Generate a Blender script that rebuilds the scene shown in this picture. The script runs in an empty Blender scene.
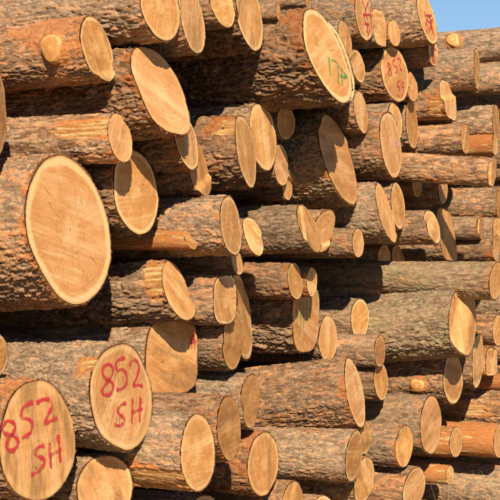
import bpy, math, random
import numpy as np
from mathutils import Vector

# ------------------------------------------------------------------ camera, sky, sun, exposure
sc = bpy.context.scene
col = sc.collection
cam_d = bpy.data.cameras.new('camera')
cam_d.sensor_width = 36.0
cam_d.lens = 115.2
cam_d.shift_y = 0.024
cam_d.clip_end = 5000.0
cam = bpy.data.objects.new('camera', cam_d)
cam.location = (0, 0, 1.6)
cam.rotation_euler = (math.radians(90), 0, 0)
col.objects.link(cam)
sc.camera = cam

SUN_EL, SUN_AZ = math.radians(31), math.radians(5)     # azimuth measured behind the camera, negative = to its left
to_sun = Vector((math.sin(SUN_AZ) * math.cos(SUN_EL), -math.cos(SUN_AZ) * math.cos(SUN_EL), math.sin(SUN_EL)))
world = bpy.data.worlds.new('World')
sc.world = world
world.use_nodes = True
wn = world.node_tree
bg = wn.nodes['Background']
sky = wn.nodes.new('ShaderNodeTexSky')
sky.sky_type = 'NISHITA'
sky.sun_disc = False
sky.sun_elevation = SUN_EL
sky.sun_rotation = math.atan2(to_sun.x, to_sun.y)
sky.air_density = 1.0
sky.dust_density = 0.0
sky.ozone_density = 5.0
wn.links.new(sky.outputs[0], bg.inputs[0])
bg.inputs[1].default_value = 0.062
sun_d = bpy.data.lights.new('sun', 'SUN')
sun_d.energy = 5.0
sun_d.angle = math.radians(0.6)
sun_d.color = (1.0, 0.87, 0.67)
sun = bpy.data.objects.new('sun', sun_d)
sun.rotation_euler = to_sun.to_track_quat('Z', 'Y').to_euler()
sun.location = (0, -5, 12)
col.objects.link(sun)
sc.view_settings.view_transform = 'Standard'
sc.view_settings.look = 'None'
sc.view_settings.gamma = 1.0
sc.view_settings.use_curve_mapping = False
sc.view_settings.exposure = 0.70
sc.cycles.max_bounces = 6
sc.cycles.diffuse_bounces = 3
sc.cycles.transparent_max_bounces = 8

# ------------------------------------------------------------------ noise
def _hash(ix, iy, iz, seed):
    h = (ix.astype(np.uint32) * np.uint32(374761393) + iy.astype(np.uint32) * np.uint32(668265263)
         + iz.astype(np.uint32) * np.uint32(2147483647) + np.uint32(seed * 974711 % 4294967291))
    h = (h ^ (h >> np.uint32(13))) * np.uint32(1274126177)
    h = (h ^ (h >> np.uint32(16))) * np.uint32(2246822519)
    return h ^ (h >> np.uint32(13))

def _rnd(h):
    return (h & np.uint32(0xFFFFFF)).astype(np.float32) / np.float32(16777216.0)

def vnoise(p, seed=0):
    i = np.floor(p).astype(np.int64)
    f = (p - i).astype(np.float32)
    f = f * f * (3 - 2 * f)
    out = 0
    for dx in (0, 1):
        wx = f[:, 0] if dx else 1 - f[:, 0]
        for dy in (0, 1):
            wy = f[:, 1] if dy else 1 - f[:, 1]
            for dz in (0, 1):
                wz = f[:, 2] if dz else 1 - f[:, 2]
                out = out + wx * wy * wz * _rnd(_hash(i[:, 0] + dx, i[:, 1] + dy, i[:, 2] + dz, seed))
    return out * 2 - 1

def fbm(p, seed=0, octaves=3):
    o, a = 0, 1.0
    for k in range(octaves):
        o = o + a * vnoise(p * (2.03 ** k), seed + k * 17)
        a *= 0.5
    return o

def worley(p, seed=0):
    i = np.floor(p).astype(np.int64)
    f1 = np.full(len(p), 9.0, np.float32); f2 = f1.copy(); cell = np.zeros(len(p), np.float32)
    for dx in (-1, 0, 1):
        for dy in (-1, 0, 1):
            for dz in (-1, 0, 1):
                c = (i[:, 0] + dx, i[:, 1] + dy, i[:, 2] + dz)
                h = _hash(*c, seed)
                a = _rnd(h); b = _rnd(h * np.uint32(747796405) + np.uint32(1)); g = _rnd(h * np.uint32(2891336453) + np.uint32(7))
                d = ((c[0] + a - p[:, 0]) ** 2 + (c[1] + b - p[:, 1]) ** 2 + (c[2] + g - p[:, 2]) ** 2).astype(np.float32)
                m = d < f1
                f2 = np.where(m, f1, np.minimum(f2, d)); cell = np.where(m, a, cell); f1 = np.where(m, d, f1)
    return np.sqrt(f1), np.sqrt(f2), cell

def sstep(a, b, x):
    t = np.clip((x - a) / (b - a), 0, 1)
    return t * t * (3 - 2 * t)

# ------------------------------------------------------------------ materials
class NT:
    def __init__(self, name):
        self.m = bpy.data.materials.new(name); self.m.use_nodes = True
        self.t = self.m.node_tree; self.t.nodes.clear()
        self.out = self.t.nodes.new('ShaderNodeOutputMaterial')
        self.b = self.t.nodes.new('ShaderNodeBsdfPrincipled')
        self.t.links.new(self.b.outputs[0], self.out.inputs[0])
        self.b.inputs['Specular IOR Level'].default_value = 0.25
    def n(self, typ, **kw):
        n = self.t.nodes.new(typ)
        for k, v in kw.items(): setattr(n, k, v)
        return n
    def put(self, sock, v):
        if isinstance(v, bpy.types.NodeSocket): self.t.links.new(v, sock)
        else: sock.default_value = v
    def math(self, op, a, b=0.0, c=None, clamp=False):
        n = self.n('ShaderNodeMath', operation=op, use_clamp=clamp)
        self.put(n.inputs[0], a); self.put(n.inputs[1], b)
        if c is not None: self.put(n.inputs[2], c)
        return n.outputs[0]
    def vmath(self, op, a, b=(0, 0, 0)):
        n = self.n('ShaderNodeVectorMath', operation=op); self.put(n.inputs[0], a); self.put(n.inputs[1], b)
        return n.outputs[0]
    def ramp(self, x, a, b, lo=0.0, hi=1.0):
        n = self.n('ShaderNodeMapRange', interpolation_type='SMOOTHSTEP')
        self.put(n.inputs[0], x); self.put(n.inputs[1], a); self.put(n.inputs[2], b); self.put(n.inputs[3], lo); self.put(n.inputs[4], hi)
        return n.outputs[0]
    def mix(self, f, a, b, blend='MIX'):
        n = self.n('ShaderNodeMix', data_type='RGBA', blend_type=blend, clamp_factor=True)
        self.put(n.inputs[0], f)
        for s, v in ((n.inputs[6], a), (n.inputs[7], b)):
            if isinstance(v, tuple) and len(v) == 3: v = v + (1.0,)
            self.put(s, v)
        return n.outputs[2]
    def noise(self, vec, scale, detail=3.0, rough=0.55, dist=0.0):
        n = self.n('ShaderNodeTexNoise'); self.put(n.inputs['Vector'], vec)
        n.inputs['Scale'].default_value = scale; n.inputs['Detail'].default_value = detail
        n.inputs['Roughness'].default_value = rough; n.inputs['Distortion'].default_value = dist
        return n.outputs[0]
    def attr(self, name):
        n = self.n('ShaderNodeAttribute', attribute_name=name); return n
    def scale(self, vec, s):
        return self.vmath('MULTIPLY', vec, s)
    def bump(self, h, strength, dist):
        n = self.n('ShaderNodeBump'); self.put(n.inputs['Height'], h)
        n.inputs['Strength'].default_value = strength; n.inputs['Distance'].default_value = dist
        return n.outputs[0]

def bark_material():
    s = NT('bark')
    oi = s.n('ShaderNodeObjectInfo'); tc = s.n('ShaderNodeTexCoord')
    sep = s.n('ShaderNodeSeparateColor'); s.put(sep.inputs[0], oi.outputs['Color'])
    oran, grey, lich = sep.outputs[0], sep.outputs[1], sep.outputs[2]
    off = s.n('ShaderNodeCombineXYZ'); r100 = s.math('MULTIPLY', oi.outputs['Random'], 173.0)
    for k in range(3): s.put(off.inputs[k], r100)
    p = s.vmath('ADD', tc.outputs['Object'], off.outputs[0])
    pa = s.scale(p, (0.28, 1.0, 1.0))                      # stretched along the trunk
    big = s.noise(pa, 6.0, 3.0, 0.6)
    mid = s.noise(pa, 28.0, 4.0, 0.65)
    fine = s.noise(s.scale(p, (0.34, 1.0, 1.0)), 80.0, 5.0, 0.75)
    plate = s.attr('plate').outputs['Fac']; crack = s.attr('crack').outputs['Fac']
    peel = s.attr('peel').outputs['Fac']; inner = s.attr('inner').outputs['Fac']; rim = s.attr('rim').outputs['Fac']
    brown, greyc, orange, dark = (0.185, 0.090, 0.043), (0.235, 0.170, 0.116), (0.35, 0.130, 0.040), (0.050, 0.025, 0.013)
    c = s.mix(s.ramp(s.math('ADD', mid, s.math('MULTIPLY', plate, 0.25)), 0.45, 0.75), brown, (0.235, 0.150, 0.090))
    gm = s.ramp(s.math('ADD', s.math('ADD', mid, big), s.math('MULTIPLY', grey, 0.75)), 1.00, 1.65)
    c = s.mix(gm, c, greyc)
    om = s.ramp(s.math('ADD', s.math('ADD', s.math('MULTIPLY', big, 0.9), s.math('MULTIPLY', plate, 0.42)), s.math('MULTIPLY', oran, 0.62)), 0.85, 1.40)
    c = s.mix(s.math('MULTIPLY', om, 0.75), c, s.mix(s.ramp(mid, 0.35, 0.65), orange, (0.33, 0.175, 0.090)))
    c = s.mix(1.0, c, s.mix(s.math('ADD', plate, s.math('MULTIPLY', s.math('SUBTRACT', big, 0.5), 0.8)), (0.72, 0.70, 0.67), (1.70, 1.64, 1.55)), 'MULTIPLY')
    c = s.mix(s.ramp(fine, 0.53, 0.64, 0.0, 0.70), c, s.mix(om, (0.48, 0.39, 0.29), (0.56, 0.33, 0.175)))      # paler flakes, sunlit highlights put into their colour
    c = s.mix(s.ramp(fine, 0.45, 0.33, 0.0, 0.72), c, dark)
    strk = s.noise(s.scale(p, (0.05, 1.0, 1.0)), 42.0, 3.0, 0.6)
    c = s.mix(s.ramp(strk, 0.56, 0.70, 0.0, 0.40), c, (0.37, 0.26, 0.165))
    c = s.mix(s.ramp(strk, 0.45, 0.32, 0.0, 0.45), c, (0.085, 0.045, 0.025))
    lm = s.math('MULTIPLY', s.ramp(s.noise(p, 9.0, 5.0, 0.7), 0.50, 0.62), lich)
    c = s.mix(s.math('MULTIPLY', s.ramp(lich, 0.5, 1.0), s.ramp(big, 0.30, 0.65, 0.10, 0.50)), c, s.mix(fine, (0.13, 0.095, 0.045), (0.30, 0.24, 0.135)))
    lf = s.ramp(s.noise(p, 60.0, 3.0), 0.40, 0.58)
    c = s.mix(s.math('MULTIPLY', s.math('MULTIPLY', lm, lf), 0.85), c, (0.26, 0.275, 0.145))
    c = s.mix(s.ramp(crack, 0.15, 0.01, 0.0, 0.55), c, (0.036, 0.018, 0.010))
    c = s.mix(s.math('MULTIPLY', inner, s.ramp(mid, 0.25, 0.5)), c, s.mix(fine, (0.45, 0.13, 0.025), (0.42, 0.21, 0.08)))
    c = s.mix(rim, c, s.mix(mid, (0.09, 0.035, 0.015), (0.27, 0.11, 0.035)))
    grain = s.noise(s.scale(p, (0.06, 1.0, 1.0)), 90.0, 3.0, 0.6)
    pc = s.mix(s.ramp(grain, 0.38, 0.62), (0.40, 0.17, 0.045), (0.68, 0.44, 0.19))
    pc = s.mix(s.ramp(mid, 0.52, 0.66, 0.0, 0.75), pc, (0.30, 0.10, 0.03))
    c = s.mix(1.0, c, s.mix(oi.outputs['Alpha'], (0.86, 0.76, 0.66), (1.42, 1.37, 1.30)), 'MULTIPLY')
    c = s.mix(s.ramp(peel, 0.35, 0.65), c, pc)
    s.put(s.b.inputs['Base Color'], c)
    s.b.inputs['Roughness'].default_value = 0.88
    hgt = fine
    s.put(s.b.inputs['Normal'], s.bump(hgt, 1.0, 0.016))
    return s.m

def wood_material():
    s = NT('sawn_wood')
    oi = s.n('ShaderNodeObjectInfo')
    sep = s.n('ShaderNodeSeparateColor'); s.put(sep.inputs[0], oi.outputs['Color'])
    pink, sap, stain = sep.outputs[0], sep.outputs[1], sep.outputs[2]
    fc = s.attr('fc').outputs['Vector']                     # (u/r, v/r, seed)
    rad = s.attr('rad').outputs['Fac']; met = s.attr('met').outputs['Vector']   # metres across the face
    torn = s.attr('torn').outputs['Fac']
    sx = s.n('ShaderNodeSeparateXYZ'); s.put(sx.inputs[0], fc)
    wob = s.noise(fc, 1.6, 2.0)
    dist = s.noise(fc, 5.0, 3.0)
    ang = s.math('ARCTAN2', sx.outputs[1], sx.outputs[0])
    rr = s.math('ADD', rad, s.math('ADD', s.math('MULTIPLY', s.math('SUBTRACT', wob, 0.5), 0.16), s.math('MULTIPLY', s.math('SUBTRACT', dist, 0.5), 0.025)))
    rv = s.n('ShaderNodeCombineXYZ'); s.put(rv.inputs[0], s.math('MULTIPLY', rr, 34.0)); s.put(rv.inputs[1], sx.outputs[2])
    rings = s.noise(rv.outputs[0], 1.0, 2.0, 0.6)
    av = s.n('ShaderNodeCombineXYZ')
    s.put(av.inputs[0], s.math('MULTIPLY', s.math('COSINE', ang), 9.0)); s.put(av.inputs[1], s.math('MULTIPLY', s.math('SINE', ang), 9.0))
    s.put(av.inputs[2], s.math('ADD', sx.outputs[2], s.math('MULTIPLY', rad, 0.8)))
    rays = s.noise(av.outputs[0], 1.0, 4.0, 0.6)
    blot = s.noise(fc, 2.4, 3.0, 0.6)
    speck = s.noise(met, 130.0, 3.0, 0.65)
    rot = s.n('ShaderNodeVectorRotate', rotation_type='Z_AXIS'); s.put(rot.inputs['Vector'], met); s.put(rot.inputs['Angle'], s.math('MULTIPLY', oi.outputs['Random'], 3.14))
    saw = s.noise(s.scale(rot.outputs[0], (70.0, 4.0, 1.0)), 1.0, 3.0, 0.6)
    c = s.mix(s.ramp(blot, 0.32, 0.68), (0.57, 0.255, 0.062), (0.73, 0.40, 0.140))
    c = s.mix(s.math('MULTIPLY', pink, 0.8), c, s.mix(blot, (0.64, 0.290, 0.125), (0.77, 0.44, 0.220)))
    c = s.mix(s.ramp(rings, 0.54, 0.66, 0.0, 0.50), c, (0.43, 0.18, 0.050))
    c = s.mix(s.ramp(rings, 0.45, 0.28, 0.0, 0.35), c, (0.80, 0.56, 0.30))
    c = s.mix(s.math('MULTIPLY', s.ramp(rays, 0.58, 0.74), s.math('MULTIPLY', s.ramp(rad, 0.16, 0.5, 0.0, 0.38), s.ramp(blot, 0.35, 0.6))), c, (0.44, 0.20, 0.065))
    c = s.mix(s.ramp(saw, 0.54, 0.72, 0.0, 0.45), c, (0.52, 0.25, 0.085))
    c = s.mix(s.ramp(saw, 0.46, 0.28, 0.0, 0.45), c, (0.86, 0.64, 0.38))
    band = s.noise(s.scale(rot.outputs[0], (11.0, 1.2, 1.0)), 1.0, 2.0, 0.5)
    c = s.mix(s.ramp(band, 0.52, 0.66, 0.0, 0.5), c, (0.56, 0.255, 0.075))
    c = s.mix(s.ramp(band, 0.46, 0.34, 0.0, 0.4), c, (0.84, 0.60, 0.34))
    c = s.mix(s.ramp(s.math('ADD', rad, s.math('MULTIPLY', s.math('SUBTRACT', dist, 0.5), 0.5)), 0.34, 0.04, 0.0, 0.45), c, (0.82, 0.56, 0.28))
    c = s.mix(s.ramp(rad, 0.03, 0.008, 0.0, 0.7), c, (0.30, 0.13, 0.04))
    sm = s.math('MULTIPLY', s.ramp(s.math('ADD', rad, s.math('MULTIPLY', s.math('SUBTRACT', s.math('ADD', s.math('MULTIPLY', wob, 0.6), s.math('MULTIPLY', dist, 0.4)), 0.5), 0.26)), 0.865, 0.915), sap)
    c = s.mix(s.math('MULTIPLY', sm, 0.85), c, (0.90, 0.63, 0.33))
    st = s.math('MULTIPLY', s.ramp(s.noise(s.scale(rot.outputs[0], (14.0, 3.0, 1.0)), 1.0, 4.0, 0.65), 0.44, 0.66), stain)
    c = s.mix(st, c, (0.27, 0.16, 0.070))
    ck = s.math('MULTIPLY', s.ramp(s.noise(s.scale(av.outputs[0], (0.45, 0.45, 1.0)), 1.0, 1.0, 0.4), 0.499, 0.505), s.ramp(s.noise(s.scale(av.outputs[0], (0.45, 0.45, 1.0)), 1.0, 1.0, 0.4), 0.519, 0.512))
    ck = s.math('MULTIPLY', ck, s.math('MULTIPLY', s.math('MULTIPLY', s.ramp(rad, 0.9, 0.45), s.ramp(rad, 0.14, 0.22)), s.ramp(dist, 0.46, 0.58)))
    c = s.mix(s.math('MULTIPLY', ck, 0.75), c, (0.16, 0.07, 0.025))
    c = s.mix(s.ramp(speck, 0.60, 0.82, 0.0, 0.35), c, (0.36, 0.18, 0.07))
    c = s.mix(s.ramp(rad, 0.955, 0.995, 0.0, 0.6), c, (0.50, 0.26, 0.10))
    c = s.mix(s.math('MULTIPLY', torn, 0.6), c, s.mix(s.ramp(saw, 0.4, 0.6), (0.58, 0.28, 0.08), (0.80, 0.55, 0.27)))
    tone = s.math('FRACT', s.math('MULTIPLY', oi.outputs['Random'], 37.7))
    c = s.mix(1.0, c, s.mix(tone, (0.68, 0.60, 0.50), (1.0, 0.96, 0.90)), 'MULTIPLY')
    s.put(s.b.inputs['Base Color'], c)
    s.b.inputs['Roughness'].default_value = 0.75
    h = s.math('ADD', s.math('MULTIPLY', saw, 0.8), s.math('MULTIPLY', speck, 0.5))
    s.put(s.b.inputs['Normal'], s.bump(h, 0.6, 0.004))
    return s.m

def paint_material(name, colr, cover=1.0):
    s = NT(name)
    tc = s.n('ShaderNodeTexCoord')
    ac = s.attr('across').outputs['Fac']
    nz = s.noise(tc.outputs['Object'], 90.0, 4.0, 0.7)
    big = s.noise(tc.outputs['Object'], 25.0, 2.0, 0.6)
    edge = s.ramp(s.math('ADD', s.math('ABSOLUTE', ac), s.math('MULTIPLY', s.math('SUBTRACT', nz, 0.5), 1.3)), 1.0, 0.35)
    al = s.math('MULTIPLY', edge, s.ramp(big, 0.30, 0.58, 0.38 * cover, 0.93 * cover))
    s.put(s.b.inputs['Base Color'], s.mix(nz, colr, tuple(min(1, x * 1.5 + 0.02) for x in colr)))
    s.put(s.b.inputs['Alpha'], al)
    s.b.inputs['Roughness'].default_value = 0.6
    return s.m

def ground_material():
    s = NT('packed_earth')
    g = s.n('ShaderNodeNewGeometry').outputs['Position']
    a = s.noise(g, 0.7, 5.0, 0.6); b = s.noise(g, 9.0, 5.0, 0.7); d = s.noise(g, 60.0, 3.0, 0.7)
    c = s.mix(s.ramp(a, 0.4, 0.65), (0.34, 0.255, 0.165), (0.28, 0.23, 0.13))
    c = s.mix(s.ramp(b, 0.5, 0.7), c, (0.42, 0.32, 0.21))
    c = s.mix(s.ramp(d, 0.55, 0.8, 0, 0.6), c, (0.48, 0.37, 0.25))
    s.put(s.b.inputs['Base Color'], c); s.b.inputs['Roughness'].default_value = 0.95
    s.put(s.b.inputs['Normal'], s.bump(s.math('ADD', b, d), 0.8, 0.03))
    return s.m

def straw_material():
    s = NT('dry_straw'); tc = s.n('ShaderNodeTexCoord')
    s.put(s.b.inputs['Base Color'], s.mix(s.noise(tc.outputs['Object'], 12.0), (0.42, 0.30, 0.15), (0.62, 0.48, 0.28)))
    s.b.inputs['Roughness'].default_value = 0.7
    return s.m

BARK, WOOD = bark_material(), wood_material()
RED = paint_material('red_spray_paint', (0.37, 0.018, 0.026))
GREEN = paint_material('green_spray_paint', (0.07, 0.20, 0.035))
PALE_GREEN = paint_material('green_stain', (0.20, 0.27, 0.075), 0.65)
PURPLE = paint_material('purple_spray_paint', (0.40, 0.28, 0.72))

# ------------------------------------------------------------------ mesh helpers
def mesh_obj(name, verts, faces, mat, parent=None, attrs=None, smooth=True, uniform=None):
    me = bpy.data.meshes.new(name)
    verts = np.asarray(verts, np.float32)
    if isinstance(faces, np.ndarray):
        nf, k = faces.shape
        me.vertices.add(len(verts)); me.vertices.foreach_set('co', verts.ravel())
        me.loops.add(nf * k); me.loops.foreach_set('vertex_index', faces.astype(np.int32).ravel())
        me.polygons.add(nf); me.polygons.foreach_set('loop_start', np.arange(0, nf * k, k, dtype=np.int32))
        me.update(calc_edges=True)
    else:
        me.from_pydata(verts.tolist(), [], faces); me.update()
    if smooth: me.polygons.foreach_set('use_smooth', np.ones(len(me.polygons), bool))
    for k, v in (attrs or {}).items():
        v = np.asarray(v, np.float32)
        if v.ndim == 1:
            me.attributes.new(k, 'FLOAT', 'POINT').data.foreach_set('value', v)
        else:
            me.attributes.new(k, 'FLOAT_VECTOR', 'POINT').data.foreach_set('vector', v.ravel())
    me.validate()
    me.materials.append(mat)
    o = bpy.data.objects.new(name, me); col.objects.link(o)
    if parent: o.parent = parent
    return o

def grid_faces(rows, n, base=0):
    """quads of a tube of `rows` rings with n points each, closed round"""
    i = np.arange(rows - 1)[:, None] * n; j = np.arange(n)[None]; j2 = (j + 1) % n
    return np.stack([i + j, i + n + j, i + n + j2, i + j2], -1).reshape(-1, 4) + base

# ------------------------------------------------------------------ the setting
gv, gf = [], []
GX = np.concatenate([[-4000, -400, -60], np.linspace(-14, 20, 60), [60, 400, 4000]])
GY = np.concatenate([[-4000, -300, -40], np.linspace(-4, 30, 60), [60, 400, 4000]])
gx, gy = np.meshgrid(GX, GY)
gz = fbm(np.stack([gx.ravel() * 0.9, gy.ravel() * 0.9, 0 * gx.ravel()], 1), 5, 3) * 0.03 - 0.03
gi = np.arange(len(GY) - 1)[:, None] * len(GX); gj = np.arange(len(GX) - 1)[None]
gfac = np.stack([gi + gj, gi + gj + 1, gi + gj + len(GX) + 1, gi + gj + len(GX)], -1).reshape(-1, 4)
ground = mesh_obj('ground', np.stack([gx.ravel(), gy.ravel(), gz], 1), gfac, ground_material())
ground['kind'] = 'structure'

# ------------------------------------------------------------------ the logs
STYLE = {  # orange, grey, lichen, furrow depth (of r), plate size m, lumps
    'O': (0.62, 0.46, 0.05, 0.048, 0.016),
    'G': (0.36, 0.78, 0.12, 0.040, 0.013),
    'D': (0.42, 0.52, 0.05, 0.072, 0.023),
    'L': (0.36, 0.62, 0.85, 0.048, 0.016),
    'P': (0.98, 0.10, 0.00, 0.015, 0.020),
}

def face_s(u, v, r, k, kv, ledges):
    s = k * u + kv * v
    for a, thr, dep, *wd in ledges:
        wd = wd[0] if wd else 0.05
        q = (u * math.cos(math.radians(a)) + v * math.sin(math.radians(a))) / r
        s = s + dep * sstep(thr - wd, thr + wd, q + 0.02 * np.sin(5 * (u - v) / r))
    return s

def lin_s(u, v, k, kv): return k * u + kv * v

OUTLINE = []        # (outline, taper, r) of every log, in building order
def make_log(label, loc, yaw, pitch, r, k, kv, dense, style, seed, ds, length=3.6, ledges=(), peels=(), knots=(), paints=(), orange=0.0, taper=None, sap=None, stain=None, splinters=(), sq=0):
    rng = random.Random(seed)
    nrng = np.random.RandomState(seed)
    root = bpy.data.objects.new('log', None); col.objects.link(root)
    root.empty_display_size = 0.2
    root.location = loc; root.rotation_euler = (0, -pitch, yaw)
    root['label'] = label; root['category'] = 'log'; root['group'] = 'logs in the stacked pile'
    O, G, Li, depth, plate = STYLE[style]
    O += rng.uniform(-.14, .14) + orange; G += rng.uniform(-.38, .3)
    ledges = list(ledges)
    if not ledges and not paints and r > 0.07 and rng.random() < 0.30:
        ledges.append((rng.uniform(0, 360), rng.uniform(0.3, 0.75), rng.choice((-1, 1)) * rng.uniform(0.006, 0.016), rng.choice((0.10, 0.16))))
    N = int(np.clip(2 * math.pi * r / ds, 44, 330))
    th = np.linspace(0, 2 * math.pi, N, endpoint=False)
    # outline of the trunk
    irr = 0
    for h in (2, 3, 4, 5, 7):
        irr = irr + rng.uniform(-1, 1) * 0.055 / (h - 0.6) * np.cos(h * th + rng.uniform(0, 6.28))
    irr = irr + 0.010 * vnoise(np.stack([np.cos(th) * 4, np.sin(th) * 5, 0 * th + seed], 1), seed)
    if sq:
        irr = (1 + irr) * (np.abs(np.cos(th)) ** sq + np.abs(np.sin(th)) ** sq) ** (-1 / sq) - 1 - 0.05
    # distances back from the cut
    d = list(np.arange(0, dense, ds)) or [0.0]
    step = ds
    while d[-1] < length:
        step = min(step * 1.3, 0.5); d.append(d[-1] + step)
    d = np.array(d); R = len(d)
    D, TH = np.meshgrid(d, th, indexing='ij'); D = D.ravel(); TH = TH.ravel()
    tp = rng.uniform(-0.015, 0.03)
    taper = tp if taper is None else taper
    OUTLINE.append((irr, taper))
    rad = r * (1 + np.tile(irr, R)) * np.maximum(0.45, 1 + taper * D)
    c, s_ = np.cos(TH), np.sin(TH)
    seedo = seed * 1.37
    q = np.stack([c * r / plate, s_ * r / plate, -D / (plate * 3.2) + seedo], 1)
    warp = np.stack([fbm(q * 0.55, seed + 1, 3), fbm(q * 0.55, seed + 5, 3), fbm(q * 0.55, seed + 8, 3)], 1) * 0.75
    f1, f2, cell = worley(q + warp, seed)
    crack = np.clip((f2 - f1), 0, 1)
    lump = fbm(np.stack([c * r * 5, s_ * r * 5, -D * 3 + seedo], 1), seed + 9, 2)
    ridge = 1 - np.abs(fbm(np.stack([c * r * 34, s_ * r * 34, -D * 5 + seedo], 1) + warp * 0.22, seed + 13, 3)) * 1.7      # long furrows
    fine = fbm(q * np.array([2.3, 2.3, 2.6]), seed + 21, 3)
    dep = depth * min(r, 0.22)
    patch = 0.70 + 0.30 * vnoise(np.stack([c * r * 7, s_ * r * 7, -D * 4 + seedo], 1), seed + 71)       # plates stand out in places only
    disp = dep * (patch * (sstep(0.0, 0.34, crack) - 0.8) + 0.45 * (cell - 0.5)) + 0.014 * r * lump + dep * 0.40 * fine - dep * 0.75 * np.clip(ridge, 0, 1) ** 3
    crack = crack + 0.25 * (1 - patch)
    disp = np.maximum(disp, -(0.45 * (0.034 * r + 0.003) + 0.5 * D))      # no furrow cuts under the sawn edge
    peel = np.zeros(len(D)); inner = np.zeros(len(D))
    wn_ = fbm(np.stack([c * r * 26, s_ * r * 26, -D * 9 + seedo], 1), seed + 31, 3)
    wl_ = fbm(np.stack([c * r * 45, s_ * r * 45, -D * 6 + seedo], 1), seed + 33, 3)
    for (tc_, tw, d0, d1) in peels:
        dt = np.abs((np.degrees(TH) - tc_ + 180) % 360 - 180) / tw
        dd = np.abs(D - (d0 + d1) / 2) / max((d1 - d0) / 2, 1e-3)
        m = sstep(1.12, 0.92, np.hypot(dt, dd * 0.8) ** 1.0 + 0.55 * wl_)
        peel = np.maximum(peel, m); inner = np.maximum(inner, sstep(1.7, 1.0, np.maximum(dt, dd) + 0.4 * wn_))
    disp = disp * (1 - peel) - peel * (dep * 1.1 + 0.004 - 0.002 * fine)
    for (dk, tk, rk) in knots:
        dt = ((np.degrees(TH) - tk + 180) % 360 - 180) * math.pi / 180 * r
        dist = np.hypot(dt, D - dk) / rk
        disp = disp + 0.35 * rk * sstep(2.0, 0.8, dist)
        inner = np.maximum(inner, sstep(2.1, 1.1, dist + 0.3 * wn_))
    # bark stripped a little at the saw cut on some logs, showing the orange inner bark
    strip = rng.uniform(-0.07, 0.03)
    inner = np.maximum(inner, sstep(0.012, 0.0, D - strip - 0.05 * wn_) * (0.8 if O > 0.4 else 0.25))
    if style == 'P':
        pm = sstep(0.0, 0.35, wl_ + 0.25 * vnoise(np.stack([c * 2, s_ * 2, -D * 5 + seedo], 1), seed))
        inner = np.maximum(inner, 0.9); peel = np.maximum(peel, pm * 0.62)
    if orange:
        inner = np.maximum(inner, 0.7 * sstep(0.30, 0.65, 0.35 * wn_ + fbm(np.stack([c * 1.2, s_ * 1.2, -D * 4 + seedo], 1), seed + 41, 2) + 0.9 * sstep(0.35, 0.0, D) * sstep(0.2, 0.9, s_)))
    rb = rad + disp
    u, v = c * rb, s_ * rb
    led = face_s(u, v, r, k, kv, ledges) - lin_s(u, v, k, kv)
    ob = np.exp(-np.maximum(0, D - dense) / 0.8)
    ragged = 0.004 * vnoise(np.stack([c * r * 60, s_ * r * 60, 0 * c + seedo], 1), seed + 51) * np.exp(-D / 0.01)
    X = lin_s(u, v, k, kv) * ob + led * np.exp(-D / 0.085) - D + ragged
    verts = [np.stack([X, u, v], 1)]
    # rim: the bark's own thickness at the cut
    thick = 0.034 * r + 0.003
    r_in = r * (1 + irr) - thick
    ui, vi = np.cos(th) * r_in, np.sin(th) * r_in
    Xi = face_s(ui, vi, r, k, kv, ledges) - 0.004
    verts.insert(0, np.stack([Xi, ui, vi], 1))
    z1 = np.zeros(N)
    at = dict(plate=np.concatenate([z1, cell]), crack=np.concatenate([z1 + 0.3, crack]), peel=np.concatenate([z1, peel]),
              inner=np.concatenate([z1, inner]), rim=np.concatenate([z1 + 1, np.where(D < ds * 0.5, 0.75, 0.0)]))
    V = np.concatenate(verts)
    F = grid_faces(R + 1, N)
    bark = mesh_obj('bark', V, F, BARK, root, at)
    bark.color = (O, G, Li, max(0.0, min(1.0, rng.uniform(0.2, 1.0) - (0.3 if style == 'D' else 0.0))))
    # back end closed with a plain saw cut
    be = V[-N:]
    cen = be.mean(0)
    # cut face
    nr = 14
    q = np.concatenate([[0.0], np.linspace(0.08, 1.0, nr)])
    qq, tt = np.meshgrid(q[1:], th, indexing='ij'); qq = qq.ravel(); tt = tt.ravel()
    rf = (r * (1 + np.tile(irr, nr)) - thick + 0.0015) * qq
    fu = np.concatenate([[0.0], np.cos(tt) * rf]); fv = np.concatenate([[0.0], np.sin(tt) * rf])
    rough = 0.0010 * fbm(np.stack([fu * 30, fv * 90, 0 * fu + seedo], 1), seed + 61, 2)
    lin = lin_s(fu, fv, k, kv)
    fs = face_s(fu, fv, r, k, kv, ledges)
    g = 0.01
    torn = np.zeros(len(fu))
    if ledges:
        gr = np.abs(face_s(fu + g, fv, r, k, kv, ledges) - fs - k * g) + np.abs(face_s(fu, fv + g, r, k, kv, ledges) - fs - kv * g)
        torn = sstep(0.0015, 0.006, gr)
    fx = fs + rough + 0.001
    fvts = np.stack([fx, fu, fv], 1)
    tri = [(0, 1 + j, 1 + (j + 1) % N) for j in range(N)]
    quads = grid_faces(nr, N, 1).tolist()
    pith = nrng.uniform(-0.14, 0.14, 2)
    pu, pv = fu / r - pith[0] * (1 - (np.hypot(fu, fv) / r)), fv / r - pith[1] * (1 - (np.hypot(fu, fv) / r))
    fa = dict(fc=np.stack([pu, pv, np.full(len(fu), seed * 3.7)], 1), rad=np.concatenate([[0.0], qq]),
              met=np.stack([fu, fv, np.full(len(fu), seed * 1.9)], 1), torn=torn)
    face = mesh_obj('cut_face', fvts, tri + quads, WOOD, root, fa)
    face.color = (rng.uniform(0, 1), rng.choice((0.2, 0.5, 0.8, 1.0)) if sap is None else sap, rng.uniform(0.05, 0.7) if stain is None else stain, 1.0)
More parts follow.
